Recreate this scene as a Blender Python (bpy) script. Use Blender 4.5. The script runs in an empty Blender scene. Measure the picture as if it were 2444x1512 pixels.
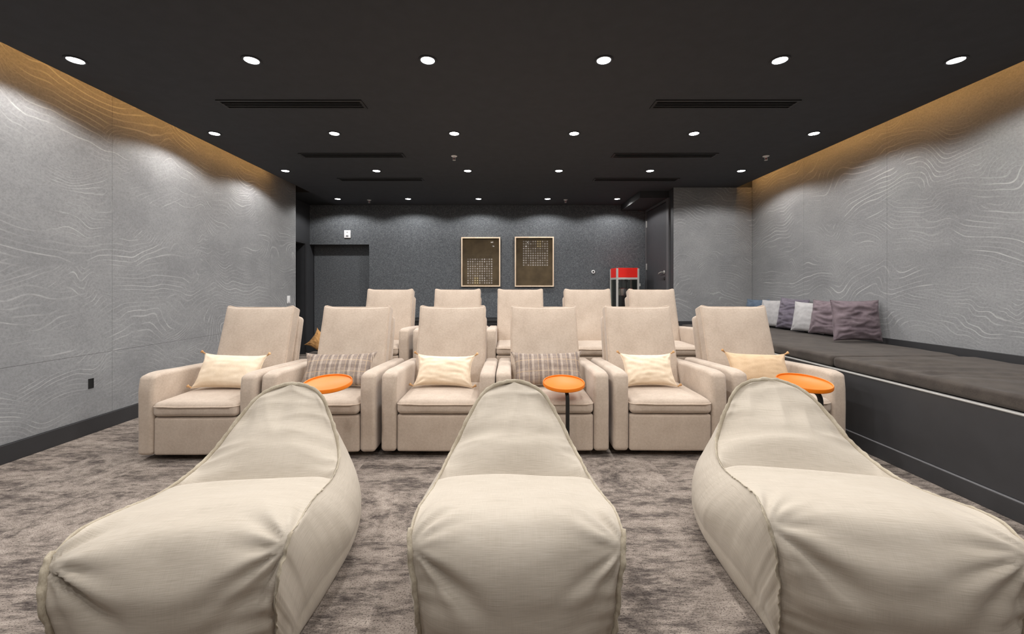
import bpy, bmesh, math, random
import numpy as np
from mathutils import Vector, Matrix, noise

S = bpy.context.scene
COL = S.collection
F = 1000.0                                    # focal length in pixels of the 2444 px wide frame
HC = 1.21                                     # camera height
CEIL = 2.787

# ------------------------------------------------------------------ camera, world, exposure
cd = bpy.data.cameras.new('camera'); cam = bpy.data.objects.new('camera', cd); COL.objects.link(cam)
cam.location = (0, 0, HC); cam.rotation_euler = (math.pi/2, 0, 0)
cd.sensor_width = 36; cd.lens = F/2444*36; cd.shift_x = 9/2444; cd.shift_y = -68/2444
cd.clip_start = 0.02
S.camera = cam
w = bpy.data.worlds.new('world'); S.world = w; w.use_nodes = True
w.node_tree.nodes['Background'].inputs[0].default_value = (0, 0, 0, 1)
w.node_tree.nodes['Background'].inputs[1].default_value = 0
vs = S.view_settings; vs.view_transform = 'Standard'; vs.look = 'None'; vs.gamma = 1; vs.use_curve_mapping = False
vs.exposure = 0.0
LAMP_W = 56                                   # watts of one downlight
LAMP_CONE = 153                               # its cone in degrees
LED = 18.0                                     # emission of the cove strips

# ------------------------------------------------------------------ materials
def lin(r, g, b):
    f = lambda c: (c/255/12.92) if c/255 <= .04045 else ((c/255+.055)/1.055)**2.4
    return (f(r), f(g), f(b), 1)

class NT:
    """a small builder for one node material"""
    def __init__(s, name):
        s.m = bpy.data.materials.new(name); s.m.use_nodes = True
        s.t = s.m.node_tree; s.b = s.t.nodes['Principled BSDF']; s.out = s.t.nodes['Material Output']
    def n(s, kind, ins=None, **kw):
        x = s.t.nodes.new('ShaderNode'+kind)
        for k, v in kw.items(): setattr(x, k, v)
        for k, v in (ins or {}).items():
            if isinstance(v, bpy.types.NodeSocket): s.t.links.new(v, x.inputs[k])
            else: x.inputs[k].default_value = v
        return x
    def math(s, op, a, b=0.0, c=0.0, clamp=False):
        return s.n('Math', {0: a, 1: b, 2: c}, operation=op, use_clamp=clamp).outputs[0]
    def noise(s, vec, scale, detail=3, rough=.55, dist=0.0):
        return s.n('TexNoise', {'Vector': vec, 'Scale': scale, 'Detail': detail, 'Roughness': rough, 'Distortion': dist}).outputs['Fac']
    def mapping(s, vec, scale=(1, 1, 1), rot=(0, 0, 0), loc=(0, 0, 0)):
        return s.n('Mapping', {'Vector': vec, 'Scale': scale, 'Rotation': rot, 'Location': loc}).outputs[0]
    def ramp(s, fac, stops):
        x = s.n('ValToRGB', {'Fac': fac}); cr = x.color_ramp
        while len(cr.elements) < len(stops): cr.elements.new(.5)
        for e, (p, c) in zip(cr.elements, stops): e.position = p; e.color = c
        return x.outputs[0]
    def mix(s, fac, a, b, blend='MIX'):
        x = s.n('Mix', {0: fac, 6: a, 7: b}, data_type='RGBA', blend_type=blend); return x.outputs[2]
    def smooth(s, v, lo, hi):
        return s.n('MapRange', {0: v, 1: lo, 2: hi, 3: 0.0, 4: 1.0}, interpolation_type='SMOOTHSTEP').outputs[0]
    def set(s, color=None, rough=.6, metal=0.0, spec=None, bump=None, strength=.2, dist=.01, sheen=0.0):
        def put(k, v):
            if isinstance(v, bpy.types.NodeSocket): s.t.links.new(v, s.b.inputs[k])
            else: s.b.inputs[k].default_value = v
        if color is not None: put('Base Color', color)
        put('Roughness', rough); put('Metallic', metal)
        if spec is not None: put('Specular IOR Level', spec)
        if sheen: put('Sheen Weight', sheen)
        if bump is not None:
            b = s.n('Bump', {'Height': bump, 'Strength': strength, 'Distance': dist})
            s.t.links.new(b.outputs[0], s.b.inputs['Normal'])
        return s.m

def coords(m, kind='Object'): return m.n('TexCoord').outputs[kind]
def world_pos(m): return m.n('NewGeometry').outputs['Position']

def plain(name, rgb, rough=.6, metal=0.0, spec=None, grain=.06):
    m = NT(name); v = coords(m)
    f = m.noise(v, 9, 4)
    c = lin(*rgb); a = tuple(x*(1-grain) for x in c[:3])+(1,); b = tuple(min(1, x*(1+grain)) for x in c[:3])+(1,)
    return m.set(m.ramp(f, [(.3, a), (.7, b)]), rough, metal, spec)

def emit(name, rgb, strength):
    m = NT(name); m.set((0, 0, 0, 1), .5)
    m.b.inputs['Emission Color'].default_value = rgb; m.b.inputs['Emission Strength'].default_value = strength
    return m.m

def mat_waves():
    """grey felt wall covering with fine pale contour lines that flow in waves"""
    m = NT('grey_wave_felt'); p = world_pos(m)
    x = m.n('SeparateXYZ', {0: p})
    u = m.math('ADD', x.outputs[0], x.outputs[1])
    v = x.outputs[2]
    uv = m.n('CombineXYZ', {0: u, 1: v, 2: m.math('MULTIPLY', x.outputs[0], .7)}).outputs[0]
    warp = m.n('TexNoise', {'Vector': uv, 'Scale': 1.5, 'Detail': 1.0, 'Roughness': .4}).outputs['Color']
    uvw = m.n('VectorMath', {0: uv, 1: m.n('VectorMath', {0: warp, 1: (.62, .30, 0)}, operation='MULTIPLY').outputs[0]}, operation='ADD').outputs[0]
    def lines(n_amp, sc, freq, lo, hi, seed, width, tilt):
        q = m.mapping(uvw, loc=(seed, seed*.37, seed*.2))
        n1 = m.noise(m.mapping(q, scale=(1.0, .55, 1)), sc, 1.0, .45, .55)
        n2 = m.noise(m.mapping(q, scale=(1, .8, 1)), sc*2.7, 1.5, .5, .3)
        base_h = m.math('ADD', v, m.math('MULTIPLY', u, tilt))
        h = m.math('ADD', base_h, m.math('ADD', m.math('MULTIPLY', n1, n_amp), m.math('MULTIPLY', n2, n_amp*.13)))
        t = m.math('ABSOLUTE', m.math('SUBTRACT', m.math('FRACT', m.math('MULTIPLY', h, freq)), .5))
        ln = m.math('SUBTRACT', 1.0, m.smooth(t, 0.0, width))
        mask = m.smooth(m.noise(m.mapping(q, scale=(.8, 1.7, 1), loc=(9, 4, 2)), 1.5, 3, .6), lo, hi)
        brk = m.smooth(m.noise(m.mapping(q, scale=(.7, 1.6, 1), loc=(1, 7, 2)), 3.2, 3, .6), .34, .56)
        wn = m.n('TexWhiteNoise', {'W': m.math('FLOOR', m.math('MULTIPLY', h, freq))}, noise_dimensions='1D').outputs['Value']
        ln = m.math('MULTIPLY', ln, m.math('ADD', .25, m.math('MULTIPLY', wn, .85)))
        return m.math('MULTIPLY', ln, m.math('MULTIPLY', mask, brk)), mask
    l1, k1 = lines(1.75, .85, 19, .42, .62, 0, .17, .10)
    l2, k2 = lines(1.2, 1.3, 27, .44, .62, 5.3, .19, -.2)
    L = m.math('MAXIMUM', l1, m.math('MULTIPLY', l2, m.math('SUBTRACT', .85, m.math('MULTIPLY', k1, .85))))
    fine = m.noise(uv, 160, 2, .7)
    mid = m.noise(m.mapping(uv, scale=(1, 1.6, 1)), 1.4, 4, .6)
    grain = m.noise(uv, 60, 3, .75)
    base = m.ramp(mid, [(.3, lin(130, 131, 133)), (.7, lin(153, 154, 155))])
    base = m.mix(m.math('MULTIPLY', m.smooth(grain, .3, .75), .5), base, lin(108, 108, 109))
    base = m.mix(m.math('MULTIPLY', m.smooth(fine, .45, .75), .22), base, lin(165, 165, 165))
    col = m.mix(m.math('MULTIPLY', L, .50), base, lin(212, 212, 210))
    h = m.math('ADD', m.math('MULTIPLY', L, .8), m.math('MULTIPLY', fine, .4))
    return m.set(col, .92, spec=.15, bump=h, strength=.25, dist=.004)

def mat_dark_felt(name, a, b):
    m = NT(name); p = world_pos(m)
    f = m.noise(p, 55, 4, .75); g = m.noise(p, 190, 2, .7)
    c = m.ramp(f, [(.3, lin(*a)), (.55, lin(*[(i+j)/2 for i, j in zip(a, b)])), (.75, lin(*b))])
    c = m.mix(m.math('MULTIPLY', m.smooth(g, .5, .8), .4), c, lin(*[min(255, i*1.5) for i in b]))
    return m.set(c, .95, spec=.1, bump=g, strength=.3, dist=.003)

def mat_carpet():
    """grey-brown carpet tiles: short dark streaks laid quarter-turn from tile to tile"""
    m = NT('grey_brown_carpet'); p = world_pos(m)
    x = m.n('SeparateXYZ', {0: p})
    tx = m.math('FLOOR', m.math('MULTIPLY', x.outputs[0], 2.0)); ty = m.math('FLOOR', m.math('MULTIPLY', x.outputs[1], 2.0))
    rnd = m.n('TexWhiteNoise', {'Vector': m.n('CombineXYZ', {0: tx, 1: ty, 2: 3.0}).outputs[0]}, noise_dimensions='3D').outputs['Value']
    sel = m.math('GREATER_THAN', rnd, .80)
    def streak(sx, sy):
        a = m.noise(m.mapping(p, scale=(sx, sy, 1)), 1.0, 5, .66, .25)
        b = m.noise(m.mapping(p, scale=(sx*3.6, sy*3.4, 1), loc=(3, 8, 0)), 1.0, 4, .72, .2)
        return m.math('ADD', m.math('MULTIPLY', a, .55), m.math('MULTIPLY', b, .45))
    st = m.n('Mix', {0: sel, 2: streak(2.8, 9.0), 3: streak(5.0, 5.5)}, data_type='FLOAT').outputs[0]
    st = m.math('ADD', st, m.math('MULTIPLY', m.math('SUBTRACT', rnd, .5), .03))
    c = m.ramp(st, [(.37, lin(78, 71, 68)), (.45, lin(112, 103, 97)), (.52, lin(150, 139, 130)), (.63, lin(176, 164, 154))])
    loop = m.noise(m.mapping(p, scale=(150, 230, 1)), 1.0, 2, .6)
    row = m.noise(m.mapping(p, scale=(26, 150, 1)), 1.0, 2, .6)
    c = m.mix(m.math('MULTIPLY', m.smooth(loop, .5, .70), .85), c, lin(40, 35, 33))
    c = m.mix(m.math('MULTIPLY', m.smooth(row, .52, .72), .45), c, lin(190, 178, 166))
    return m.set(c, .95, spec=.1, bump=m.math('ADD', loop, row), strength=.6, dist=.006)

def mat_chenille(name, a, b, sc=1.0):
    """soft upholstery weave, slightly mottled"""
    m = NT(name); v = coords(m)
    big = m.noise(v, 7*sc, 3); mott = m.noise(v, 60*sc, 3, .7)
    wx = m.noise(m.mapping(v, scale=(420, 90, 90)), sc, 2, .6); wy = m.noise(m.mapping(v, scale=(90, 90, 420)), sc, 2, .6)
    weave = m.math('ADD', m.math('MULTIPLY', wx, .5), m.math('MULTIPLY', wy, .5))
    f = m.math('ADD', m.math('MULTIPLY', big, .35), m.math('ADD', m.math('MULTIPLY', mott, .35), m.math('MULTIPLY', weave, .3)))
    c = m.ramp(f, [(.36, lin(*a)), (.62, lin(*b))])
    return m.set(c, .9, spec=.15, bump=m.math('ADD', weave, mott), strength=.22, dist=.004, sheen=.25)

def mat_linen():
    """bean bag linen: pale thread with darker slubs running across, and a fine cross thread (uses the UV map in metres)"""
    m = NT('oatmeal_linen'); v = coords(m, 'UV')
    s1 = m.noise(m.mapping(v, scale=(14, 560, 1)), 1.0, 3, .6); s2 = m.noise(m.mapping(v, scale=(560, 14, 1)), 1.0, 3, .6)
    big = m.noise(v, 3.0, 3)
    slub = m.smooth(m.noise(m.mapping(v, scale=(5, 120, 1), loc=(4, 2, 0)), 1.0, 3, .55), .56, .74)
    f = m.math('ADD', m.math('MULTIPLY', s1, .60), m.math('ADD', m.math('MULTIPLY', s2, .22), m.math('MULTIPLY', big, .18)))
    c = m.ramp(f, [(.34, lin(169, 159, 145)), (.52, lin(186, 176, 162)), (.70, lin(199, 191, 179))])
    c = m.mix(m.math('MULTIPLY', slub, .20), c, lin(144, 131, 113))
    return m.set(c, .9, spec=.15, bump=m.math('ADD', s1, s2), strength=.12, dist=.002, sheen=.1)

def mat_cloth(name, a, b, rough=.9):
    m = NT(name); v = coords(m)
    f = m.math('ADD', m.math('MULTIPLY', m.noise(v, 10, 3), .6), m.math('MULTIPLY', m.noise(m.mapping(v, scale=(300, 300, 120)), 1.0, 2), .4))
    return m.set(m.ramp(f, [(.38, lin(*a)), (.62, lin(*b))]), rough, spec=.15, bump=f, strength=.2, dist=.003, sheen=.1)

def mat_plaid():
    m = NT('taupe_plaid'); x = m.n('SeparateXYZ', {0: coords(m)})
    v = coords(m)
    def bars(c, period, off, wd):
        t = m.math('FRACT', m.math('ADD', m.math('DIVIDE', c, period), off))
        return m.math('LESS_THAN', m.math('ABSOLUTE', m.math('SUBTRACT', t, .5)), wd)
    per = .076
    pale = m.math('MAXIMUM', bars(x.outputs[0], per, .0, .030), bars(x.outputs[0], per, .12, .024))
    gold = m.math('MAXIMUM', bars(x.outputs[0], per, .5, .022), bars(x.outputs[2], per*1.25, .45, .022))
    dark = bars(x.outputs[0], per, .30, .11); dk2 = bars(x.outputs[2], per*1.25, .0, .16)
    th = m.noise(m.mapping(v, scale=(420, 60, 60)), 1.0, 2); th2 = m.noise(m.mapping(v, scale=(60, 60, 420)), 1.0, 2)
    f = m.math('ADD', m.math('MULTIPLY', th, .5), m.math('MULTIPLY', th2, .5))
    c = m.ramp(f, [(.38, lin(142, 128, 118)), (.62, lin(168, 154, 143))])
    c = m.mix(m.math('MULTIPLY', dark, .35), c, lin(104, 92, 88)); c = m.mix(m.math('MULTIPLY', dk2, .3), c, lin(104, 92, 88))
    c = m.mix(m.math('MULTIPLY', gold, .6), c, lin(206, 178, 142)); c = m.mix(m.math('MULTIPLY', pale, .6), c, lin(222, 206, 188))
    return m.set(c, .9, spec=.1, bump=f, strength=.2, dist=.003)

def mat_wood_frame():
    m = NT('pale_maple'); v = coords(m)
    f = m.noise(m.mapping(v, scale=(30, 30, 3)), 1.0, 4, .6, .5)
    return m.set(m.ramp(f, [(.3, lin(226, 198, 168)), (.7, lin(246, 226, 200))]), .45)

def mat_print(x0, z0, seed, warm_cell):
    """brown print carrying an 11 by 11 grid of pale discs; local x, z in metres from the picture's centre"""
    m = NT('brown_disc_print'); v = coords(m); x = m.n('SeparateXYZ', {0: v})
    P = .0445
    gx = m.math('DIVIDE', m.math('SUBTRACT', x.outputs[0], x0), P); gz = m.math('DIVIDE', m.math('SUBTRACT', x.outputs[2], z0), P)
    ix, iz = m.math('FLOOR', gx), m.math('FLOOR', gz)
    fx, fz = m.math('SUBTRACT', m.math('FRACT', gx), .5), m.math('SUBTRACT', m.math('FRACT', gz), .5)
    r = m.math('SQRT', m.math('ADD', m.math('MULTIPLY', fx, fx), m.math('MULTIPLY', fz, fz)))
    disc = m.math('SUBTRACT', 1.0, m.smooth(r, .29, .36))
    ins = 1.0
    for i in (ix, iz):
        ins = m.math('MULTIPLY', m.math('MULTIPLY', m.math('GREATER_THAN', i, -.5), m.math('LESS_THAN', i, 10.5)), ins)
    rnd = m.n('TexWhiteNoise', {'Vector': m.n('CombineXYZ', {0: ix, 1: iz, 2: float(seed)}).outputs[0]}, noise_dimensions='3D').outputs['Value']
    dc = m.ramp(rnd, [(0, lin(128, 118, 108)), (.35, lin(196, 188, 180)), (1, lin(226, 220, 214))])
    wx, wz = warm_cell
    warm = m.math('MULTIPLY', m.math('LESS_THAN', m.math('ABSOLUTE', m.math('SUBTRACT', ix, wx)), .6), m.math('LESS_THAN', m.math('ABSOLUTE', m.math('SUBTRACT', iz, wz)), 1.1))
    dc = m.mix(m.math('MULTIPLY', warm, .8), dc, lin(244, 226, 168))  # discs around the given cell are tinted pale yellow
    bg = m.ramp(m.noise(v, 3.5, 4, .6), [(.3, lin(88, 73, 48)), (.7, lin(124, 105, 74))])
    return m.set(m.mix(m.math('MULTIPLY', disc, ins), bg, dc), .5)

def mat_glass(name, tint=(1, 1, 1, 1)):
    m = NT(name)
    tr = m.n('BsdfTransparent', {0: tint}); gl = m.n('BsdfGlossy', {'Color': (1, 1, 1, 1), 'Roughness': .03})
    fr = m.n('Fresnel', {'IOR': 1.5})
    mx = m.n('MixShader', {0: m.math('MULTIPLY', fr.outputs[0], .8), 1: tr.outputs[0], 2: gl.outputs[0]})
    m.t.links.new(mx.outputs[0], m.out.inputs[0]); return m.m

M = dict(
    waves=mat_waves(), felt=mat_dark_felt('charcoal_felt', (64, 67, 70), (124, 127, 131)),
    dark=plain('charcoal_paint', (56, 57, 60), .55), black=plain('black_paint', (24, 24, 25), .6),
    ceil=plain('black_ceiling_paint', (66, 68, 72), .75, spec=.2), carpet=mat_carpet(),
    baseboard=plain('dark_baseboard_paint', (50, 50, 52), .45),
    chair=mat_chenille('beige_chenille', (176, 159, 143), (199, 183, 167)), piping=mat_chenille('beige_piping', (178, 159, 142), (202, 184, 166)),
    linen=mat_linen(), seam=mat_cloth('linen_seam', (158, 147, 128), (184, 174, 156)),
    cream=mat_cloth('cream_cotton', (226, 205, 178), (238, 220, 196)), tan=mat_cloth('tan_cotton', (204, 174, 140), (218, 190, 157)),
    tassel=mat_cloth('golden_tassel', (176, 132, 88), (212, 172, 126)), plaid=mat_plaid(),
    burlap=mat_cloth('brown_burlap', (184, 136, 84), (214, 166, 110)),
    mauve=mat_cloth('mauve_grey_cotton', (104, 92, 98), (128, 115, 120)), slate=mat_cloth('slate_violet_cotton', (98, 92, 104), (122, 115, 126)),
    pale=mat_cloth('pale_grey_cotton', (166, 164, 165), (186, 184, 184)), blue=mat_cloth('blue_grey_cotton', (84, 98, 116), (104, 118, 134)),
    mattress=mat_cloth('brown_black_cotton', (62, 56, 52), (78, 71, 65)),
    orange=plain('orange_lacquer', (226, 118, 2), .42, spec=.5, grain=.03), blackmetal=plain('black_metal', (38, 37, 36), .4, .4),
    bench=plain('bench_charcoal_paint', (58, 58, 60), .42), trimmetal=plain('grey_metal_trim', (178, 176, 172), .4, .3),
    white=plain('white_plastic', (236, 236, 236), .4, grain=.02), chrome=plain('brushed_chrome', (214, 214, 214), .22, 1.0, grain=.02),
    grey=plain('grey_plastic', (120, 120, 122), .5), red=plain('red_enamel', (255, 38, 24), .35, grain=.02), alu=plain('satin_aluminium', (214, 213, 208), .4, .35, grain=.02),
    glass=mat_glass('clear_glass'), smoke=mat_glass('tinted_glass', (.62, .66, .6, 1)), maple=mat_wood_frame(), knobred=plain('red_plastic', (176, 30, 60), .4),
    lens=emit('lamp_glow', (1, .97, .93, 1), 30.0), led=emit('warm_led_glow', (1.0, .50, .14, 1), LED),
    slot=plain('slot_black', (6, 6, 6), .9, grain=0), rail=plain('vent_black_metal', (34, 34, 35), .55),
)

# ------------------------------------------------------------------ mesh helpers
def link(o, parent=None):
    COL.objects.link(o)
    if parent is not None: o.parent = parent
    return o

def obj(name, data, mat, parent=None, smooth=True, angle=None):
    """data = (verts, faces) or a bmesh: ONE mesh object"""
    me = bpy.data.meshes.new(name)
    if isinstance(data, bmesh.types.BMesh): data.to_mesh(me); data.free()
    else: me.from_pydata([tuple(v) for v in data[0]], [], data[1])
    me.materials.append(mat)
    if smooth: me.shade_smooth()
    if smooth and angle: me.set_sharp_from_angle(angle=math.radians(angle))
    me.update()
    return link(bpy.data.objects.new(name, me), parent)

def tag(o, label=None, cat=None, group=None, kind=None):
    for k, v in (('label', label), ('category', cat), ('group', group), ('kind', kind)):
        if v: o[k] = v
    return o

def thing(name, label, cat, loc=(0, 0, 0), rz=0.0, group=None):
    o = bpy.data.objects.new(name, None); o.empty_display_size = .1; COL.objects.link(o)
    o.location = loc; o.rotation_euler = (0, 0, rz)
    return tag(o, label, cat, group)

def dup(root, loc, rz, label, group=None):
    def cp(o, parent):
        c = o.copy(); COL.objects.link(c); c.parent = parent
        for ch in kids(o): cp(ch, c)
        return c
    r = cp(root, None); r.location = loc; r.rotation_euler = (0, 0, rz); r['label'] = label
    if group: r['group'] = group
    return r
def kids(o): return [c for c in COL.objects if c.parent == o]

def join(*parts):
    V, Fc = [], []
    for v, f in parts:
        k = len(V); V += [tuple(p) for p in v]; Fc += [tuple(i+k for i in q) for q in f]
    return V, Fc

def box(x0, x1, y0, y1, z0, z1):
    v = [(x, y, z) for x in (x0, x1) for y in (y0, y1) for z in (z0, z1)]
    return v, [(0, 1, 3, 2), (4, 6, 7, 5), (0, 4, 5, 1), (2, 3, 7, 6), (0, 2, 6, 4), (1, 5, 7, 3)]

def bevel_box(x0, x1, y0, y1, z0, z1, r=.004, seg=2):
    return rbox(x0, x1, y0, y1, z0, z1, min(r, .49*min(x1-x0, y1-y0, z1-z0)), seg, (1, 1, 1))

def rbox(x0, x1, y0, y1, z0, z1, r, seg=4, div=(4, 4, 4), fn=None):
    """a box with rounded edges: seg steps round each edge and div cells across each flat side; fn moves each vertex"""
    c = np.array([(x0+x1)/2, (y0+y1)/2, (z0+z1)/2]); hs = np.array([x1-x0, y1-y0, z1-z0])/2
    ax = []
    for k in range(3):
        inn = hs[k]-r
        arc = [inn+r*math.tan(math.pi/4*j/seg) for j in range(1, seg+1)]
        ax.append([-a for a in reversed(arc)]+list(np.linspace(-inn, inn, div[k]+1))+arc)
    idx, V, Fc = {}, [], []
    def vid(i, j, k):
        key = (i, j, k)
        if key not in idx:
            p = np.array([ax[0][i], ax[1][j], ax[2][k]]); q = np.clip(p, -(hs-r), hs-r); d = p-q; n = np.linalg.norm(d)
            p = q+d/n*r if n > 1e-9 else p
            p = p+c
            if fn is not None: p = fn(*p)
            idx[key] = len(V); V.append(tuple(p))
        return idx[key]
    n = [len(a)-1 for a in ax]
    for i in range(n[0]):
        for j in range(n[1]):
            Fc.append((vid(i, j, 0), vid(i, j+1, 0), vid(i+1, j+1, 0), vid(i+1, j, 0)))
            Fc.append((vid(i, j, n[2]), vid(i+1, j, n[2]), vid(i+1, j+1, n[2]), vid(i, j+1, n[2])))
    for i in range(n[0]):
        for k in range(n[2]):
            Fc.append((vid(i, 0, k), vid(i+1, 0, k), vid(i+1, 0, k+1), vid(i, 0, k+1)))
            Fc.append((vid(i, n[1], k), vid(i, n[1], k+1), vid(i+1, n[1], k+1), vid(i+1, n[1], k)))
    for j in range(n[1]):
        for k in range(n[2]):
            Fc.append((vid(0, j, k), vid(0, j, k+1), vid(0, j+1, k+1), vid(0, j+1, k)))
            Fc.append((vid(n[0], j, k), vid(n[0], j+1, k), vid(n[0], j+1, k+1), vid(n[0], j, k+1)))
    return V, Fc

def tube(pts, r, n=8, closed=False, flat=1.0, up=None):
    pts = [Vector(p) for p in pts]; V, Fc = [], []; N = len(pts); ref = Vector(up) if up else None
    for i, p in enumerate(pts):
        a = pts[(i-1) % N] if (closed or i > 0) else pts[0]; b = pts[(i+1) % N] if (closed or i < N-1) else pts[-1]
        t = (b-a).normalized()
        if ref is None: ref = Vector((0, 0, 1)) if abs(t.z) < .9 else Vector((1, 0, 0))
        s = t.cross(ref)
        s = s.normalized() if s.length > 1e-6 else Vector((1, 0, 0))
        u = s.cross(t).normalized(); ref = u if not up else Vector(up)
        for k in range(n):
            ang = 2*math.pi*k/n; V.append(tuple(p+s*(r*math.cos(ang))+u*(r*flat*math.sin(ang))))
    for i in range(N if closed else N-1):
        for k in range(n):
            a, b = i*n+k, i*n+(k+1) % n; c, d = ((i+1) % N)*n+(k+1) % n, ((i+1) % N)*n+k
            Fc.append((a, b, c, d))
    if not closed: Fc += [tuple(range(n-1, -1, -1)), tuple((N-1)*n+k for k in range(n))]
    return V, Fc

def lathe(prof, n=24, c=(0, 0, 0)):
    """revolve (radius, z) round the z axis"""
    V, Fc = [], []
    for r, z in prof:
        for k in range(n):
            a = 2*math.pi*k/n; V.append((c[0]+r*math.cos(a), c[1]+r*math.sin(a), c[2]+z))
    for i in range(len(prof)-1):
        for k in range(n): Fc.append((i*n+k, i*n+(k+1) % n, (i+1)*n+(k+1) % n, (i+1)*n+k))
    Fc += [tuple(range(n-1, -1, -1)), tuple((len(prof)-1)*n+k for k in range(n))]
    return V, Fc

def turn(d, mat):
    return [tuple(mat @ Vector(p)) for p in d[0]], d[1]

def struct(name, data, mat, parent=None, smooth=False, label=None):
    o = obj(name, data, mat, parent, smooth)
    if parent is None: o['kind'] = 'structure'
    return o

N3 = lambda x, y, z: noise.noise(Vector((x, y, z)))

# ------------------------------------------------------------------ the room
XL, XR = -3.485, 3.81          # felt faces of the side walls
CL, CR = -3.25, 3.575          # edges of the dropped ceiling
YB, YF = 7.92, -3.4            # back wall, wall behind the camera
YLE, YJ = 6.874, 6.544         # where the left wall ends; the jog wall beside the bench
XS = 2.585                     # face of the door wall on the right
XN = -3.752                    # recessed wall on the left
TOP = 3.12

struct('floor', box(-4.3, 4.0, YF-.2, 8.4, -.12, 0), M['carpet'])
# raised floor under the back row
rise = struct('trim_1', join(bevel_box(-2.28, 2.64, 4.36, 7.40, 0.0, .15, .012, 2)), M['carpet'])
rise.name = 'floor_riser'

# dropped ceiling and the upper soffit that closes the cove
holes = []
struct('ceiling', join(box(CL, CR, YF, YJ, CEIL, CEIL+.17), box(CL, 4.0, YJ, 8.3, CEIL, CEIL+.17)), M['ceil'])
struct('ceiling_rear_left', box(-4.0, CL, YLE, 8.3, CEIL, CEIL+.17), M['black'])
struct('ceiling_upper', box(-4.0, 4.1, YF-.1, 8.3, TOP, TOP+.1), M['ceil'])

def panel_wall(name, label, axis, face, back, cuts_a, cuts_z, mat, backmat, gap=.0008, z1=TOP, a0=None, a1=None):
    """a backing board with felt panels set on it; seams are real gaps. axis 'y': the wall runs along y"""
    sgn = 1 if back > face else -1
    lo, hi = (a0, a1) if a0 is not None else (cuts_a[0], cuts_a[-1])
    f = face+sgn*.012
    rng = lambda p, q: (min(p, q), max(p, q))
    root = struct(name, box(*rng(f, back), lo, hi, 0, z1) if axis == 'y' else box(lo, hi, *rng(f, back), 0, z1), backmat)
    for i in range(len(cuts_a)-1):
        for j in range(len(cuts_z)-1):
            a, b = cuts_a[i]+gap, cuts_a[i+1]-gap; z0, zt = cuts_z[j]+gap, cuts_z[j+1]-gap
            d = bevel_box(*rng(face, f), a, b, z0, zt, .0015, 1) if axis == 'y' else bevel_box(a, b, *rng(face, f), z0, zt, .0015, 1)
            obj('panel', d, mat, root, smooth=False)
    return root

P = 1.224
panel_wall('wall_left', '', 'y', XL, XL-.24, [YF, -2.43, 1.24-P, 1.24, 3.688, 6.136, YLE], [.13, .66, TOP], M['waves'], M['dark'])
panel_wall('wall_right', '', 'y', XR, XR+.2, [YF, -1.73, -.54, .65, 1.84, 3.03, 4.215, 5.404, YJ], [.70, TOP], M['waves'], M['dark'], a1=YJ+.12, a0=YF)
# jog wall between bench and back door (faces the camera)
panel_wall('wall_jog', '', 'x', YJ, YJ+.12, [XS+.0, XR], [.70, CEIL], M['waves'], M['dark'], z1=CEIL)
struct('wall_front', box(-4.0, 4.1, YF-.2, YF, 0, TOP), plain('front_wall_grey', (120, 120, 120), .8))
# door wall on the right, from the jog wall to the back wall (door leaf set in it)
struct('wall_right_back', join(box(XS+.012, XS+.2, YJ+.12, 6.72, 0, CEIL), box(XS+.012, XS+.2, 7.80, YB+.1, 0, CEIL), box(XS+.012, XS+.2, 6.72, 7.80, 2.64, CEIL)), M['dark'])
# recessed side wall on the left with a dark doorway
struct('wall_left_back', join(box(XN-.15, XN, 7.72, YB+.2, 0, CEIL), box(XN-.15, XN, YLE-.1, 7.72, 2.035, CEIL), box(XN-.15, XN, YLE-.1, 6.9, 0, 2.035)), M['dark'])
struct('wall_left_corridor', join(box(XN-.5, XN-.45, 6.8, 7.9, 0, 2.2), box(XN-.45, XN-.15, 7.76, 7.80, 0, 2.2), box(XN-.45, XN-.15, 6.8, 6.84, 0, 2.2), box(XN-.45, XN-.15, 6.8, 7.8, 2.2, 2.24)), M['black'])
struct('trim_1', join(box(XN, XN+.012, 7.72, 7.77, 0, 2.085), box(XN, XN+.012, 6.9, 7.72, 2.035, 2.085)), M['baseboard'])

# back wall: felt panels around a shallow niche
bw = struct('wall_back', join(box(-2.63, XS+.2, YB+.012, YB+.2, 0, CEIL), box(XN-.15, -2.63, YB+.012, YB+.2, 2.04, CEIL), box(XN-.15, -2.50, YB+.17, YB+.3, 0, 2.2)), M['dark'])
NX0, NX1, NZ = -3.738, -2.63, 2.04
for a, b, z0, z1 in [(XN, -3.22, NZ, CEIL), (-3.22, NX1, NZ, CEIL), (NX1, -2.04, .66, CEIL), (-2.04, -.82, .66, CEIL), (-.82, .40, .66, CEIL), (.40, 1.62, .66, CEIL), (1.62, XS+.01, .66, CEIL)]:
    obj('panel', bevel_box(a+.0005, b-.0005, YB, YB+.012, z0+.0005, z1-.0005, .0006, 1), M['felt'], bw, False)
obj('niche_panel', bevel_box(NX0, NX1+.01, YB+.155, YB+.17, .1, 2.06, .001, 1), M['felt'], bw, False)
obj('niche_side', box(NX1, NX1+.012, YB+.001, YB+.17, 0, NZ), M['dark'], bw, False)
# duct box in the far right corner
struct('trim_2', box(2.13, XS+.012, 6.78, YB, 2.675, CEIL), plain('duct_black_paint', (50, 50, 52), .7))

# baseboards
struct('baseboard_left', bevel_box(XL, XL+.014, YF, YLE, 0, .13, .003, 1), M['baseboard'])
struct('baseboard_right', bevel_box(XR-.014, XR, YF, YJ, .50, .712, .003, 1), M['baseboard'])
struct('baseboard_jog', bevel_box(2.60, XR-.014, YJ-.014, YJ, .50, .70, .003, 1), M['baseboard'])

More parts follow.
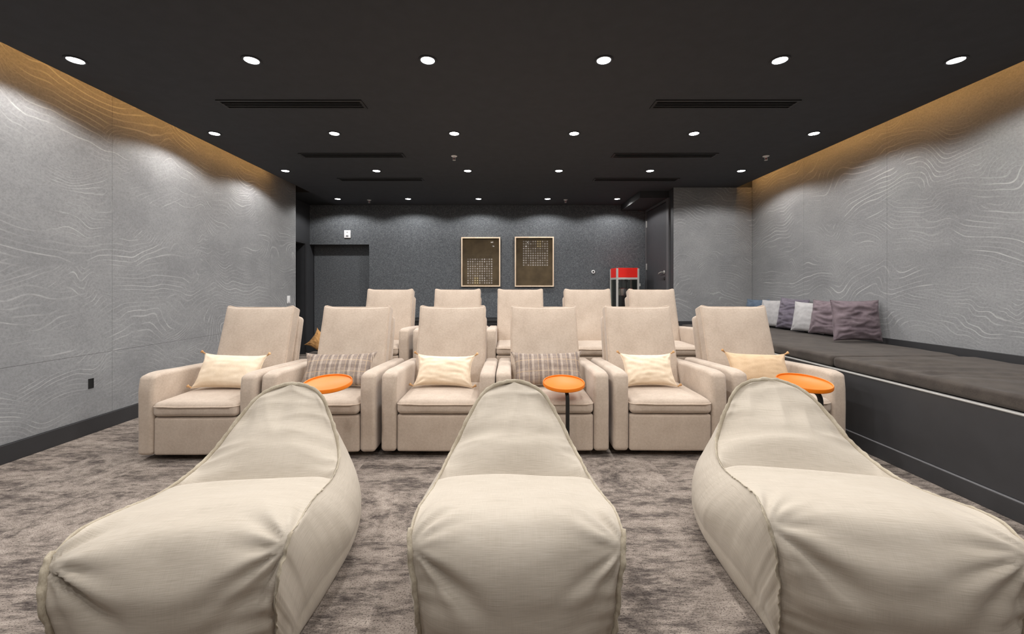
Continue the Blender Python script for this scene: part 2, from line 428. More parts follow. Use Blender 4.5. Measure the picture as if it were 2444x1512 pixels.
# door on the right of the back wall
d = struct('door_1', bevel_box(XS-.006, XS+.04, 6.83, 7.79, .01, 2.62, .003, 1), plain('door_charcoal_paint', (66, 66, 69), .5))
obj('door_frame', join(box(XS-.015, XS+.012, 6.72, 6.815, 0, 2.67), box(XS-.015, XS+.012, 7.80, 7.86, 0, 2.67), box(XS-.015, XS+.012, 6.815, 7.80, 2.63, 2.67)), plain('jamb_grey_paint', (88, 88, 90), .5), d, False)
for z in (2.40, 1.61, .82):
    obj('hinge', join(bevel_box(XS-.022, XS-.006, 7.775, 7.805, z-.06, z+.06, .004, 2)), M['trimmetal'], d)
h = obj('door_handle', join(turn(lathe([(.028, 0), (.030, .004), (.026, .012), (.010, .013), (.010, .05)], 20), Matrix.Translation((XS-.006, 6.92, 1.48)) @ Matrix.Rotation(-math.pi/2, 4, 'Y')),
     tube([(XS-.052, 6.915, 1.48), (XS-.056, 6.95, 1.478), (XS-.055, 7.03, 1.465), (XS-.05, 7.06, 1.452)], .010, 10)), M['trimmetal'], d, True, 50)
obj('lock_cylinder', turn(lathe([(.024, 0), (.024, .008), (.012, .012)], 20), Matrix.Translation((XS-.006, 6.915, 1.37)) @ Matrix.Rotation(-math.pi/2, 4, 'Y')), M['black'], d, True, 40)

# warm LED strips on the ceiling edges, shining across the cove to the walls
for nm, x0, x1, lab in (('cove_light', CL-.012, CL-.002, 'warm LED strip along the ceiling edge over the left wall'), ('cove_light', CR+.002, CR+.012, 'warm LED strip along the ceiling edge over the right wall')):
    y1 = 6.05 if x0 < 0 else YJ-.06
    t = thing(nm, lab, 'light strip', ((x0+x1)/2, 1.5, 2.90))
    o = obj('led_tape', box((x0-x1)/2, (x1-x0)/2, YF+.1-1.5, y1-1.5, -.012, .012), M['led'], t, False)
    obj('channel', box(-.002, .002, YF+.1-1.5, y1-1.5, -.02, .02), M['alu'], t, False).location = ((.006 if x0 < 0 else -.006), 0, 0)

# ------------------------------------------------------------------ ceiling fittings
def make_downlight():
    t = thing('recessed_downlight', 'x', 'downlight', (0, 0, CEIL))
    obj('trim_ring', lathe([(.046, 0), (.062, -.001), (.064, -.004), (.060, -.007), (.049, -.006), (.046, -.002)], 28), M['ceil'], t, True, 40)
    obj('lamp_lens', lathe([(.046, -.0025), (.045, -.0045), (.030, -.0065), (.001, -.007)], 28), M['lens'], t)
    ld = bpy.data.lights.new('downlight_beam', 'SPOT'); ld.energy = LAMP_W; ld.spot_size = math.radians(LAMP_CONE); ld.spot_blend = .30
    ld.shadow_soft_size = .035; ld.color = (1, .975, .955); ld.use_shadow = True
    lo = bpy.data.objects.new('downlight_beam', ld); link(lo, t); lo.location = (0, 0, -.012)
    return t
first = make_downlight()
rows = [(2.894, [(-1033+420.4*k)*1.577/545 for k in range(6)], 'nearest visible row'), (4.262, [-2.988+1.2195*k for k in range(6)], 'second row from the camera'),
        (5.612, [-2.986+1.2215*k for k in range(6)], 'third row from the camera'), (7.369, [-2.999, -1.761, -.523, .693, 1.916], 'rear row by the back wall'),
        (1.526, [-2.99+1.22*k for k in range(6)], 'row just over the camera'), (.158, [-2.99+1.22*k for k in range(6)], 'row behind the camera')]
ordn = ['left end', 'second from the left', 'third from the left', 'fourth from the left', 'fifth from the left', 'right end']
used = False
for y, xs, rn in rows:
    for k, x in enumerate(xs):
        o = ordn[k] if k < len(xs)-1 else 'right end'
        lab = 'round recessed ceiling downlight, %s of the %s' % (o, rn)
        if not used: used = True; first.location = (x, y, CEIL); first['label'] = lab; first['group'] = 'recessed ceiling downlights'
        else: dup(first, (x, y, CEIL), 0, lab, 'recessed ceiling downlights')

def make_vent():
    t = thing('ceiling_vent', 'x', 'air vent', (0, 0, CEIL))
    L, W, b = .61, .082, .022
    obj('vent_frame', join(box(-L, L, -W, -W+b, -.008, .0), box(-L, L, W-b, W, -.008, .0), box(-L, -L+b, -W+b, W-b, -.008, .0), box(L-b, L, -W+b, W-b, -.008, .0)), M['rail'], t, False)
    obj('vent_backing', box(-L+b, L-b, -W+b, W-b, -.0015, 0), M['slot'], t, False)
    for y in (-.020, .020):
        obj('slat', turn(bevel_box(-L+b, L-b, -.008, .008, -.002, .002, .0008, 1), Matrix.Translation((0, y, -.0065)) @ Matrix.Rotation(math.radians(12), 4, 'X')), M['rail'], t, False)
    return t
vent = None
for y, nm in ((3.584, 'nearest'), (4.96, 'middle'), (6.065, 'farthest')):
    for x, sd in ((-1.84, 'left'), (1.845, 'right')):
        lab = 'long black slot vent in the ceiling, %s of the %s-hand three' % (nm, sd)
        if vent is None: vent = make_vent(); vent.location = (x, y, CEIL); vent['label'] = lab; vent['group'] = 'ceiling slot vents'
        else: dup(vent, (x, y, CEIL), 0, lab, 'ceiling slot vents')

def make_sprinkler():
    t = thing('fire_sprinkler', 'x', 'sprinkler', (0, 0, CEIL))
    obj('escutcheon', lathe([(.036, 0), (.037, -.004), (.030, -.009), (.012, -.012), (.011, -.02)], 20), M['white'], t, True, 40)
    obj('frame_arm', tube([(-.012, 0, -.018), (-.016, 0, -.032), (-.004, 0, -.048)], .003, 6), M['alu'], t)
    obj('frame_arm', tube([(.012, 0, -.018), (.016, 0, -.032), (.004, 0, -.048)], .003, 6), M['alu'], t)
    obj('glass_bulb', tube([(0, 0, -.018), (0, 0, -.046)], .0035, 6), M['knobred'], t)
    obj('deflector', lathe([(.006, -.046), (.019, -.048), (.020, -.051), (.006, -.053)], 16), M['alu'], t, True, 40)
    return t
sp = None
for x, y, lab in ((-.644, 4.99, 'white ceiling sprinkler between the second and third light rows'), (3.07, 4.99, 'white ceiling sprinkler near the ceiling edge over the bench'),
                  (-2.48, 7.47, 'small ceiling sprinkler in the rear light row, over the niche'), (1.02, 7.45, 'small ceiling sprinkler in the rear light row, right of the framed prints')):
    if sp is None: sp = make_sprinkler(); sp.location = (x, y, CEIL); sp['label'] = lab; sp['group'] = 'ceiling sprinklers'
    else: dup(sp, (x, y, CEIL), 0, lab, 'ceiling sprinklers')

# ------------------------------------------------------------------ recliner chairs
def make_chair():
    t = thing('recliner_chair', 'x', 'armchair')
    ch, pp = M['chair'], M['piping']
    obj('base', join(lathe([(.30, 0), (.30, .018), (.27, .024), (.06, .026)], 32, (0, .45, 0)), box(-.25, .25, .2, .72, .02, .075)), M['black'], t, False)
    obj('body', rbox(-.296, .296, .10, .93, .06, .33, .02, 3, (4, 4, 3)), ch, t)
    def armf(x, y, z):
        if z > .25: z = z-.045*max(0, (y-.03)/.85)*min(1, (z-.25)/.3)
        z += .002*N3(x*9, y*6, z*6)
        return (x+.002*N3(x*5+3, y*7, z*7), y, z)
    for s in (-1, 1):
        def ff(x, y, z, s=s):
            x, y, z = armf(x, y, z)
            if y < .12 and z > .50:                       # a fuller front top corner
                k = max(0, (z-.50)/.115)*max(0, (.10-y)/.10); z -= .022*k; y += .018*k
            return (x*s if s > 0 else x, y, z)
        a, b = (.297, .407) if s > 0 else (-.407, -.297)
        fn = (lambda x, y, z: (lambda p: p)(ff(abs(x), y, z) if s > 0 else ff(x, y, z)))
        obj('arm', rbox(a, b, 0, .90, .042, .615, .029, 5, (3, 16, 10), fn), ch, t)
    def kick(x, y, z):
        return (x, y-.006*(1-(x/.29)**2)*(1 if y < .05 else 0)+.002*N3(x*6, 1, z*6), z)
    obj('footrest_panel', rbox(-.293, .293, .004, .12, .044, .309, .018, 3, (12, 2, 8), kick), ch, t)
    def seatf(x, y, z):
        u = x/.29; v = (y-.27)/.30
        if z > .375: z += .018*(1-u**4)*(1-max(-1, min(1, v))**4)-.012
        if y < .06: y -= .012*(1-u**2)*(1-abs((z-.375)/.06)**2 if abs(z-.375) < .06 else 0)
        return (x, y, z+.003*N3(x*5, y*5, 2))
    seat = obj('seat_cushion', rbox(-.292, .292, -.014, .60, .313, .425, .034, 5, (14, 14, 3), seatf), ch, t)
    pts = [(-.29, .5, .390), (-.29, .2, .388)]+[(-.29+.034*(1-math.cos(a)), .02-.034*math.sin(a), .387) for a in np.linspace(0, math.pi/2, 5)][0:]
    fr = [(x, -.020-.009*(1-(x/.29)**2), .388+.004*N3(x*7, 3, 1)) for x in np.linspace(-.24, .24, 13)]
    pts = pts+fr+[(-x, y, z) for x, y, z in reversed(pts)]
    obj('piping', tube(pts, .0052, 8), pp, seat)
    # backrest: built upright, then tilted
    tilt = Matrix.Translation((0, .575, .40)) @ Matrix.Rotation(math.radians(-18.5), 4, 'X')
    def backf(x, y, z):
        u = x/.294; v = (z-.33)/.35
        wd = 1.0-.008*v
        if y < 0.02: y -= .022*(1-u**4)*(1-min(1, abs(v))**6)+.004*N3(x*5, z*5, 4)
        if z > .55: z += .020*abs(u)**8-.004*(1-u*u); x *= 1+.026*max(0, (z-.61)/.08)
        return tuple(tilt @ Vector((x*wd, y, z)))
    back = obj('backrest', rbox(-.294, .294, 0, .13, -.02, .683, .024, 4, (12, 3, 14), backf), ch, t)
    def loop(y, e):
        P_ = []
        X, Z0, Z1, r = .292+e, .02, .682+e, .022
        for x, z in [(-X, Z0), (-X, .15), (-X, .3), (-X, .45), (-X, .58)]: P_.append((x, y, z))
        for a in np.linspace(0, math.pi/2, 5): P_.append(((-X+r-r*math.cos(a))*(1+.016*math.sin(a)), y, Z1-r+r*math.sin(a)+.012))
        for x in np.linspace(-.22, .22, 9): P_.append((x, y, Z1-.002+.003*N3(x*8, y*9, 6)))
        P_ += [(-x, y, z) for x, y, z in reversed(P_[:10])]
        return [tuple(tilt @ Vector(((x if z < .6 else x*1.008)*(1-.008*(z-.33)/.35), y_, z))) for x, y_, z in P_]
    obj('piping', join(tube(loop(.014, 0), .0052, 8), tube(loop(.116, 0), .0052, 8)), pp, back)
    t2 = Matrix.Translation((0, .735, .36)) @ Matrix.Rotation(math.radians(-15), 4, 'X')
    def bf(x, y, z): return tuple(t2 @ Vector((x, y, z)))
    obj('back_frame', rbox(-.302, .302, 0, .105, -.24, .625, .035, 5, (6, 2, 10), bf), ch, t)
    return t

FRONT_Y = [2.925, 2.975, 2.99, 3.0, 3.0, 3.02]
FRONT_X = [-2.184, -1.354, -.503, .318, 1.164, 2.035]
front_lab = ['beige upholstered recliner nearest the left wall in the front row, holding a cream pillow',
             'beige front-row recliner with plaid pillow, behind the left orange table',
             'beige front-row recliner with a cream pillow, just left of the middle bean bag',
             'beige front-row recliner with a plaid pillow, behind the middle bean bag and middle orange table',
             'beige front-row recliner with a cream tasselled pillow, between the middle and right orange tables',
             'beige front-row recliner with a plain tan pillow, next to the black bench']
BACK_X = [-1.526, -.659, .158, 1.024, 1.840]
back_lab = ['beige back-row recliner at the left end of the raised row, nearest the niche', 'beige back-row recliner second from the left on the raised floor',
            'beige back-row recliner in the middle of the raised row of five', 'beige back-row recliner left of the popcorn machine on the raised floor',
            'beige back-row recliner at the right end, in front of the popcorn machine']
chair = make_chair(); rnd = random.Random(4)
yaw_f = [.02, .01, .0, -.005, -.01, -.015]
for i in range(6):
    if i == 0:
        chair.location = (FRONT_X[0], FRONT_Y[0], 0); chair.rotation_euler = (0, 0, yaw_f[0]); chair['label'] = front_lab[0]; chair['group'] = 'front row recliners'
    else: dup(chair, (FRONT_X[i], FRONT_Y[i], 0), yaw_f[i], front_lab[i], 'front row recliners')
for i in range(5):
    dup(chair, (BACK_X[i], 4.66+[.02, .0, .03, -.03, -.02][i], .15), [.02, 0, 0, 0, -.02][i], back_lab[i], 'back row recliners')

# ------------------------------------------------------------------ pillows
def pillow_mesh(W, H, T, seed, n=34, pinch=.07, wr=.004, ears=.012, crush=0.0, bias=0.0):
    """stuffed pillow standing in the x-z plane, base at z = 0; front face towards -y"""
    V, Fc, idx = [], [], {}
    rs = seed*7.31
    for side in (0, 1):
        for i in range(n+1):
            for j in range(n+1):
                u, v = -1+2*i/n, -1+2*j/n
                u, v = math.sin(u*math.pi/2)*.35+u*.65, math.sin(v*math.pi/2)*.35+v*.65
                edge = i in (0, n) or j in (0, n)
                key = (i, j, 0 if edge else side)
                if key in idx: continue
                x = u*W/2*(1-pinch*(1-v*v)*abs(u)); z = v*H/2*(1-pinch*(1-u*u)*abs(v))
                c = (abs(u)*abs(v))**6; x += ears*c*math.copysign(1, u); z += ears*c*math.copysign(1, v)
                th = T/2*((1-u*u)*(1-v*v))**.42*(1+bias*v)
                s = -1 if side == 0 else 1
                rim = (abs(u)**5+abs(v)**5)*.5
                wv = wr*(N3(u*2.2+rs, v*5+rs, side*3)+.6*N3(u*7+rs, v*4, side*5))
                # creases fan out of the corners
                for cu, cv in ((-1, -1), (-1, 1), (1, -1), (1, 1)):
                    dx, dz = (u-cu)*W/H, v-cv; r_ = math.hypot(dx, dz); an = math.atan2(dz, dx)
                    wv += wr*1.3*math.sin(an*9+rs+cu*2+cv)*math.exp(-(r_/.55)**2)*min(1, r_*4)
                if crush: wv += crush*(.55-1.5*abs(N3(u*1.1+rs, v*5+rs+.7*N3(u*1.6, v*2, rs), side*2.)))*min(1, 3*(1-max(abs(u), abs(v))))
                y = s*(th+(wv if not edge else 0)*(1-rim*.4))
                if edge: y += .35*wr*N3(u*6+rs, v*6, 9)*3
                idx[key] = len(V); V.append((x, y, z+H/2))
    def g(i, j, s): return idx[(i, j, 0 if (i in (0, n) or j in (0, n)) else s)]
    for i in range(n):
        for j in range(n):
            Fc.append((g(i, j, 0), g(i+1, j, 0), g(i+1, j+1, 0), g(i, j+1, 0)))
            Fc.append((g(i, j, 1), g(i, j+1, 1), g(i+1, j+1, 1), g(i+1, j, 1)))
    return V, Fc

def pillow(name, label, W, H, T, mat, loc, rz=0.0, lean=20.0, roll=0.0, seed=1, tassels=False, group=None, stitch=None, **kw):
    """lean tilts the top away from the viewer (degrees), roll turns it in its own plane"""
    t = thing(name, label, 'pillow', loc, 0, group)
    t.rotation_euler = (Matrix.Rotation(rz, 4, 'Z') @ Matrix.Rotation(math.radians(-lean), 4, 'X') @ Matrix.Rotation(math.radians(roll), 4, 'Y')).to_euler()
    obj('cover', pillow_mesh(W, H, T, seed, **kw), mat, t)
    # welt along the sewn edge
    e = kw.get('ears', .012); pin = kw.get('pinch', .07); pts = []
    def ed(u, v):
        x = u*W/2*(1-pin*(1-v*v)*abs(u)); z = v*H/2*(1-pin*(1-u*u)*abs(v)); c = (abs(u)*abs(v))**6
        return (x+e*c*math.copysign(1, u), .0, z+e*c*math.copysign(1, v)+H/2)
    L = np.linspace(-1, 1, 15)[:-1]
    for a in L: pts.append(ed(a, -1))
    for a in L: pts.append(ed(1, a))
    for a in L: pts.append(ed(-a, 1))
    for a in L: pts.append(ed(-1, -a))
    obj('welt', tube(pts, .0032, 6, True), stitch or mat, t)
    if tassels:
        for cu, cv in ((-1, -1), (-1, 1), (1, -1), (1, 1)):
            c = Vector((cu*(W/2+e*.6), 0, H/2+cv*(H/2+e*.6)))
            d = Vector((cu*.7, -.55, .35 if cv > 0 else .25)).normalized()
            q = Matrix.Translation(c+d*.002) @ d.to_track_quat('Z', 'Y').to_matrix().to_4x4()
            obj('tassel', turn(lathe([(.002, 0), (.006, .004), (.0065, .008), (.004, .012), (.007, .016), (.010, .026), (.011, .033), (.005, .035)], 10), q), M['tassel'], t)
    return t

SEAT = .446
def cushion_on(i, dx, W, H, T, mat, label, seed, lean=31, roll=0, rz=0, tassels=False, dy=.0, name='lumbar_pillow', **kw):
    return pillow(name, label, W, H, T, mat, (FRONT_X[i]+dx, FRONT_Y[i]+.30+dy, SEAT), rz, lean, roll, seed, tassels, 'pillows on the front recliners', **kw)
cushion_on(0, .0, .46, .265, .16, M['cream'], 'cream lumbar pillow with tasselled corners on the recliner nearest the left wall', 1, roll=3, rz=.10, tassels=True, pinch=.05)
cushion_on(1, .0, .555, .27, .15, M['plaid'], 'taupe plaid lumbar pillow behind the left orange table', 2, roll=-1, pinch=.08)
cushion_on(2, -.01, .45, .25, .16, M['cream'], 'cream lumbar pillow with tassels on the recliner left of the middle bean bag', 3, roll=1.5, tassels=True, pinch=.09, wr=.008)
cushion_on(3, .0, .56, .275, .15, M['plaid'], 'taupe plaid lumbar pillow behind the middle orange table', 4, roll=-1, pinch=.10)
cushion_on(4, -.04, .40, .26, .16, M['cream'], 'cream tasselled pillow on the recliner between the middle and right orange tables', 5, roll=0, tassels=True, pinch=.08, wr=.008)
cushion_on(5, -.02, .46, .26, .15, M['tan'], 'plain tan tasselled pillow on the recliner beside the black bench', 6, roll=2, rz=-.05, tassels=True, pinch=.06)

pillow('throw_pillow', 'crumpled brown burlap pillow on the floor of the dark niche, seen behind the front recliners', .34, .31, .20, M['burlap'], (-3.50, 7.58, .112), .25, 12, 34, 9, False, None, crush=.012, wr=.010, ears=.03, pinch=.09)

# ------------------------------------------------------------------ side bench along the right wall
XB = 2.654
bt = thing('storage_bench', 'long charcoal built-in bench along the right wall, carrying black mattresses', 'bench', ((XB+XR)/2, 2.0, 0))
def rel(d, o): return [(x-o[0], y-o[1], z-o[2]) for x, y, z in d[0]], d[1]
bo = ((XB+XR)/2, 2.0, 0)
obj('body', rel(box(XB, XR-.016, YF+.02, YJ-.02, 0, .552), bo), M['bench'], bt, False)
obj('front_panel', rel(bevel_box(XB-.006, XB, YF+.02, 1.60, .112, .552, .002, 1), bo), M['bench'], bt, False)
obj('front_panel', rel(bevel_box(XB-.006, XB, 1.603, 4.04, .112, .552, .002, 1), bo), M['bench'], bt, False)
obj('front_panel', rel(bevel_box(XB-.006, XB, 4.043, YJ-.02, .112, .552, .002, 1), bo), M['bench'], bt, False)
obj('edge_trim', rel(bevel_box(XB-.010, XB+.03, YF+.02, YJ-.02, .552, .562, .003, 2), bo), M['trimmetal'], bt, True, 40)
obj('kickboard', rel(bevel_box(XB-.018, XB, YF+.02, YJ-.02, 0, .104, .003, 1), bo), M['bench'], bt, False)
obj('kickboard_lit_edge', rel(bevel_box(XB-.019, XB, YF+.02, YJ-.02, .104, .110, .002, 1), bo), M['grey'], bt, False)  # paler strip paints in the light caught by the kickboard's top edge

def mattress(name, y0, y1, label, seed):
    def f(x, y, z):
        u = (x-(XB+.03))/(XR-.05-XB-.03)
        if z > .62:
            e = min(1, min(y-y0, y1-y)/.10, max(0, x-XB-.03)/.10)
            z += .010*max(0, e)
            # long soft creases running out from the front edge
            q = .6-2.2*abs(N3(x*1.3+seed, y*6.5+x*2.2+1.3*N3(x*1.5, y*1.1, seed+.5), seed+.3))
            z += (.026 if seed > 5 else .008)*(q-.35)*max(0, 1-u*.8)*e+.005*N3(x*4, y*4, seed)
        else:
            x += .005*N3(y*4, z*8, seed)
        return (x, y, z)
    nd = int((y1-y0)*80)
    o = obj(name, rbox(XB+.022, XR-.05, y0, y1, .562, .65, .028, 3, (34, nd, 2), f), M['mattress'])
    return tag(o, label, 'mattress', 'bench mattresses')
mattress('bench_mattress', 3.468, 6.50, 'dark brown-black mattress on the far half of the bench, under the row of pillows', 3)
mattress('bench_mattress', .35, 3.462, 'dark brown-black mattress with creases on the near half of the bench', 8)

# pillows leaning in a row along the right wall
BZ = .681
PB = [  # label W H T mat x y rz lean seed crush roll
    ('large mauve-grey wrinkled pillow at the near end of the row on the bench', .45, .41, .14, 'mauve', 3.555, 4.26, -.12, 8, 11, .055, 0),
    ('mauve-grey pillow second from the near end of the bench row, tucked behind the largest one', .44, .39, .12, 'mauve', 3.655, 4.80, -1.28, 9, 12, .038, 2),
    ('light grey smooth pillow between two dark pillows on the bench', .40, .36, .12, 'pale', 3.655, 5.13, -1.25, 9, 13, .0, 2),
    ('slate-violet pillow between the two light grey pillows on the bench', .42, .40, .12, 'slate', 3.665, 5.46, -1.36, 9, 14, .032, 3),
    ('light grey pillow just right of the nearest recliner backrest, far part of the bench row', .42, .37, .12, 'pale', 3.665, 5.83, -1.36, 9, 15, .0, -1),
    ('blue-grey pillow at the far end of the bench row, mostly hidden', .38, .37, .12, 'blue', 3.655, 6.21, -1.3, 9, 16, .01, 0),
]
for lab, W, H, T, mk, x, y, rz, ln, sd, cr, rl in PB:
    pillow('throw_pillow', lab, W, H, T, M[mk], (x, y, BZ), rz, ln, rl, sd, False, 'pillows on the bench', crush=cr, wr=.007 if cr else .004, pinch=.05, ears=.004)

# ------------------------------------------------------------------ low console and popcorn machine by the back wall
t = thing('media_console', 'low black console along the back wall behind the raised row', 'cabinet', (.3, 7.66, 0))
obj('carcass', box(-2.2, 2.2, -.215, .235, .06, .62), M['black'], t, False)
obj('top', bevel_box(-2.22, 2.22, -.235, .25, .62, .65, .004, 2), M['black'], t, False)
for k in range(4):
    dd = obj('door', bevel_box(-2.18+1.09*k+.004, -2.18+1.09*(k+1)-.004, -.233, -.216, .08, .61, .003, 1), M['black'], t, False)
    obj('handle', tube([(-2.18+1.09*k+.5, -.236, .58), (-2.18+1.09*k+.5, -.25, .58), (-2.18+1.09*k+.6, -.25, .58), (-2.18+1.09*k+.6, -.236, .58)], .005, 6), M['rail'], dd)
obj('plinth', box(-2.15, 2.15, -.19, .22, 0, .06), M['black'], t, False)

t = thing('popcorn_machine', 'red-topped popcorn machine with glass sides standing against the back wall', 'popcorn machine', (2.105, 7.60, .65), math.radians(4))
W2, D2, H2 = .190, .175, .925
al = M['alu']
for x in (-W2, W2):
    for y in (-D2, D2):
        obj('post', bevel_box(x-.016, x+.016, y-.016, y+.016, .12, H2-.01, .003, 1), al, t, False)
obj('lower_tray', bevel_box(-W2-.016, W2+.016, -D2-.016, D2+.016, 0, .13, .006, 2), M['red'], t, False)
obj('front_sign', bevel_box(-W2+.016, W2-.016, -D2-.010, -D2+.004, H2-.17, H2, .003, 1), M['red'], t, False)
obj('side_sign', bevel_box(-W2-.010, -W2+.004, -D2+.016, D2-.016, H2-.17, H2, .003, 1), M['red'], t, False)
obj('side_sign', bevel_box(W2-.004, W2+.010, -D2+.016, D2-.016, H2-.17, H2, .003, 1), M['red'], t, False)
obj('back_sign', bevel_box(-W2+.016, W2-.016, D2-.004, D2+.010, H2-.17, H2, .003, 1), M['red'], t, False)
obj('lid', bevel_box(-W2+.010, W2-.010, -D2+.010, D2-.010, H2-.02, H2-.005, .003, 1), M['red'], t, False)
obj('upper_rail', join(box(-W2+.014, W2-.014, -D2-.013, -D2+.010, H2-.205, H2-.17), box(-W2-.013, -W2+.010, -D2+.014, D2-.014, H2-.205, H2-.17),
    box(W2-.010, W2+.013, -D2+.014, D2-.014, H2-.205, H2-.17), box(-W2+.014, W2-.014, D2-.010, D2+.013, H2-.205, H2-.17)), al, t, False)
obj('glass_pane', box(-W2+.016, W2-.016, -D2-.003, -D2+.001, .13, H2-.205), M['glass'], t, False)
obj('glass_pane', box(-W2-.003, -W2+.001, -D2+.016, D2-.016, .13, H2-.205), M['smoke'], t, False)
obj('glass_pane', box(W2-.001, W2+.003, -D2+.016, D2-.016, .13, H2-.205), M['smoke'], t, False)
obj('back_panel', box(-W2+.016, W2-.016, D2-.004, D2, .13, H2-.205), M['smoke'], t, False)
k = obj('kettle', lathe([(.05, .43), (.095, .435), (.10, .445), (.10, .555), (.104, .56), (.098, .562), (.04, .575), (.012, .58)], 28, (-.045, .0, 0)), M['chrome'], t, True, 35)
obj('stirring_rod', tube([(-.045, 0, .575), (-.045, 0, H2-.19)], .006, 8), M['blackmetal'], k)
obj('kettle_handle', tube([(.055, -.02, .53), (.085, -.04, .535), (.10, -.05, .54)], .006, 8), M['blackmetal'], k)
obj('handle_knob', turn(lathe([(.004, -.016), (.014, -.012), (.018, 0), (.014, .012), (.004, .016)], 14), Matrix.Translation((.112, -.055, .545))), M['knobred'], k)
obj('hanger_bracket', join(tube([(.045, .02, .56), (.045, .02, H2-.19)], .008, 8), box(.02, .07, .0, .04, H2-.25, H2-.2)), M['blackmetal'], t)
obj('lamp_dome', lathe([(.001, .65), (.02, .655), (.03, .675), (.03, .70), (.012, .72)], 16, (-.155, -.06, 0)), M['white'], t)
obj('door_latch', bevel_box(W2+.012, W2+.04, -D2-.012, -D2+.012, .60, .65, .003, 1), M['alu'], t, False)

# ------------------------------------------------------------------ wall fittings and pictures
def picture(cx, zc, Wp, Hp, label, mat):
    t = thing('framed_print', label, 'picture', (cx, YB-.002, zc), 0, 'framed prints on the back wall')
    b = .022
    obj('frame', join(bevel_box(-Wp/2, Wp/2, -.04, 0, Hp/2-b, Hp/2, .002, 1), bevel_box(-Wp/2, Wp/2, -.04, 0, -Hp/2, -Hp/2+b, .002, 1),
        bevel_box(-Wp/2, -Wp/2+b, -.04, 0, -Hp/2+b, Hp/2-b, .002, 1), bevel_box(Wp/2-b, Wp/2, -.04, 0, -Hp/2+b, Hp/2-b, .002, 1)), M['maple'], t, False)
    obj('print', box(-Wp/2+b, Wp/2-b, -.018, -.008, -Hp/2+b, Hp/2-b), mat, t, False)
    obj('glass', box(-Wp/2+b, Wp/2-b, -.030, -.027, -Hp/2+b, Hp/2-b), M['glass'], t, False)
picture(-.517, 1.710, .735, .93, 'framed brown print with pale discs low down, left of the pair on the back wall', mat_print(-.263, -.417, 3, (3.5, 1.0)))
picture(.491, 1.713, .735, .94, 'framed brown print with pale discs high up, right of the pair on the back wall', mat_print(-.222, -.085, 8, (6.5, 9.0)))

t = thing('wall_thermostat', 'white wall control plate above the niche on the back wall', 'control plate', (-3.035, YB-.001, 2.235))
obj('plate', bevel_box(-.060, .060, -.022, 0, -.072, .072, .006, 3), M['white'], t, True, 40)
obj('lens', turn(lathe([(.001, 0), (.018, .001), (.026, .004), (.026, .008)], 20), Matrix.Translation((0, -.029, -.035)) @ Matrix.Scale(.6, 4, (0, 0, 1)) @ Matrix.Rotation(-math.pi/2, 4, 'X')), M['grey'], t)
for k in range(3): obj('slit', box(-.012+k*.010, -.006+k*.010, -.0228, -.0215, .02, .045), M['grey'], t, False)

t = thing('light_switch', 'white light switch plate at the far end of the left wave wall', 'switch', (XL+.001, 6.64, 1.035))
obj('plate', bevel_box(0, .007, -.045, .045, -.06, .06, .003, 2), M['white'], t, True, 40)
obj('rocker', bevel_box(.006, .012, -.018, .018, -.036, .036, .003, 2), M['white'], t, True, 40)
for s in (-1, 1): obj('button', bevel_box(.006, .010, s*.01-.006, s*.01+.006, -.052, -.042, .001, 1), M['grey'], t, False)

t = thing('wall_outlet', 'black outlet box set low in the left wave wall', 'outlet', (XL, 3.497, .418))
obj('box_back', box(.0005, .002, -.018, .020, -.038, .038), M['slot'], t, False)
obj('rim', join(box(.0005, .004, -.021, -.018, -.041, .041), box(.0005, .004, .020, .023, -.041, .041), box(.0005, .004, -.018, .020, .038, .041), box(.0005, .004, -.018, .020, -.041, -.038)), M['black'], t, False)

t = thing('wall_doorbell', 'small round white button with a black centre on the back wall', 'button', (1.605, YB-.001, 1.525))
obj('ring', turn(lathe([(.034, 0), (.034, .010), (.028, .016), (.018, .014)], 24), Matrix.Rotation(math.pi/2, 4, 'X')), M['white'], t, True, 40)
obj('centre', turn(lathe([(.017, .012), (.015, .017), (.001, .018)], 20), Matrix.Rotation(math.pi/2, 4, 'X')), M['black'], t)

# ------------------------------------------------------------------ orange side tables
def side_table(x, y, z, r, pole, label, az):
    """round tray on a bent pole; the tray sags a little towards the front"""
    t = thing('side_table', label, 'side table', (x, y, 0), 0, 'orange side tables')
    rot = Matrix.Translation((0, 0, z)) @ Matrix.Rotation(math.radians(8), 4, 'X')
    obj('tray_top', turn(lathe([(.001, .004), (r-.010, .004), (r-.007, .006), (r-.006, .014), (r-.002, .016), (r, .013), (r, -.006), (r-.004, -.010), (.03, -.011), (.001, -.011)], 64), rot), M['orange'], t, True, 40)
    px, py = pole[0]-x, pole[1]-y
    zc = z-.011+math.tan(math.radians(8))*0
    pts = [(0, 0, z-.016), (px*.45, py*.45, z-.024+py*.45*.14)]
    for a in np.linspace(0, math.pi/2, 8):
        k = .62+.38*math.sin(a); pts.append((px*k, py*k, z-.032+py*.5*.14-.055*(1-math.cos(a))))
    pts += [(px, py, .3), (px, py, .02)]
    obj('pole', tube(pts, .0140, 12), M['blackmetal'], t)
    obj('base', rel(lathe([(.095, 0), (.095, .006), (.091, .010), (.02, .011), (.014, .03)], 40, (px-.03, py, 0)), (0, 0, 0)), M['blackmetal'], t, True, 40)
side_table(-1.145, 2.66, .604, .148, (-1.19, 2.56), 'orange round side table half hidden by the left bean bag', 0)
side_table(.400, 3.02, .524, .150, (.413, 2.915), 'orange round side table right of the middle bean bag', 0)
side_table(1.835, 2.60, .622, .149, (1.875, 2.515), 'orange round side table behind the right bean bag', 0)

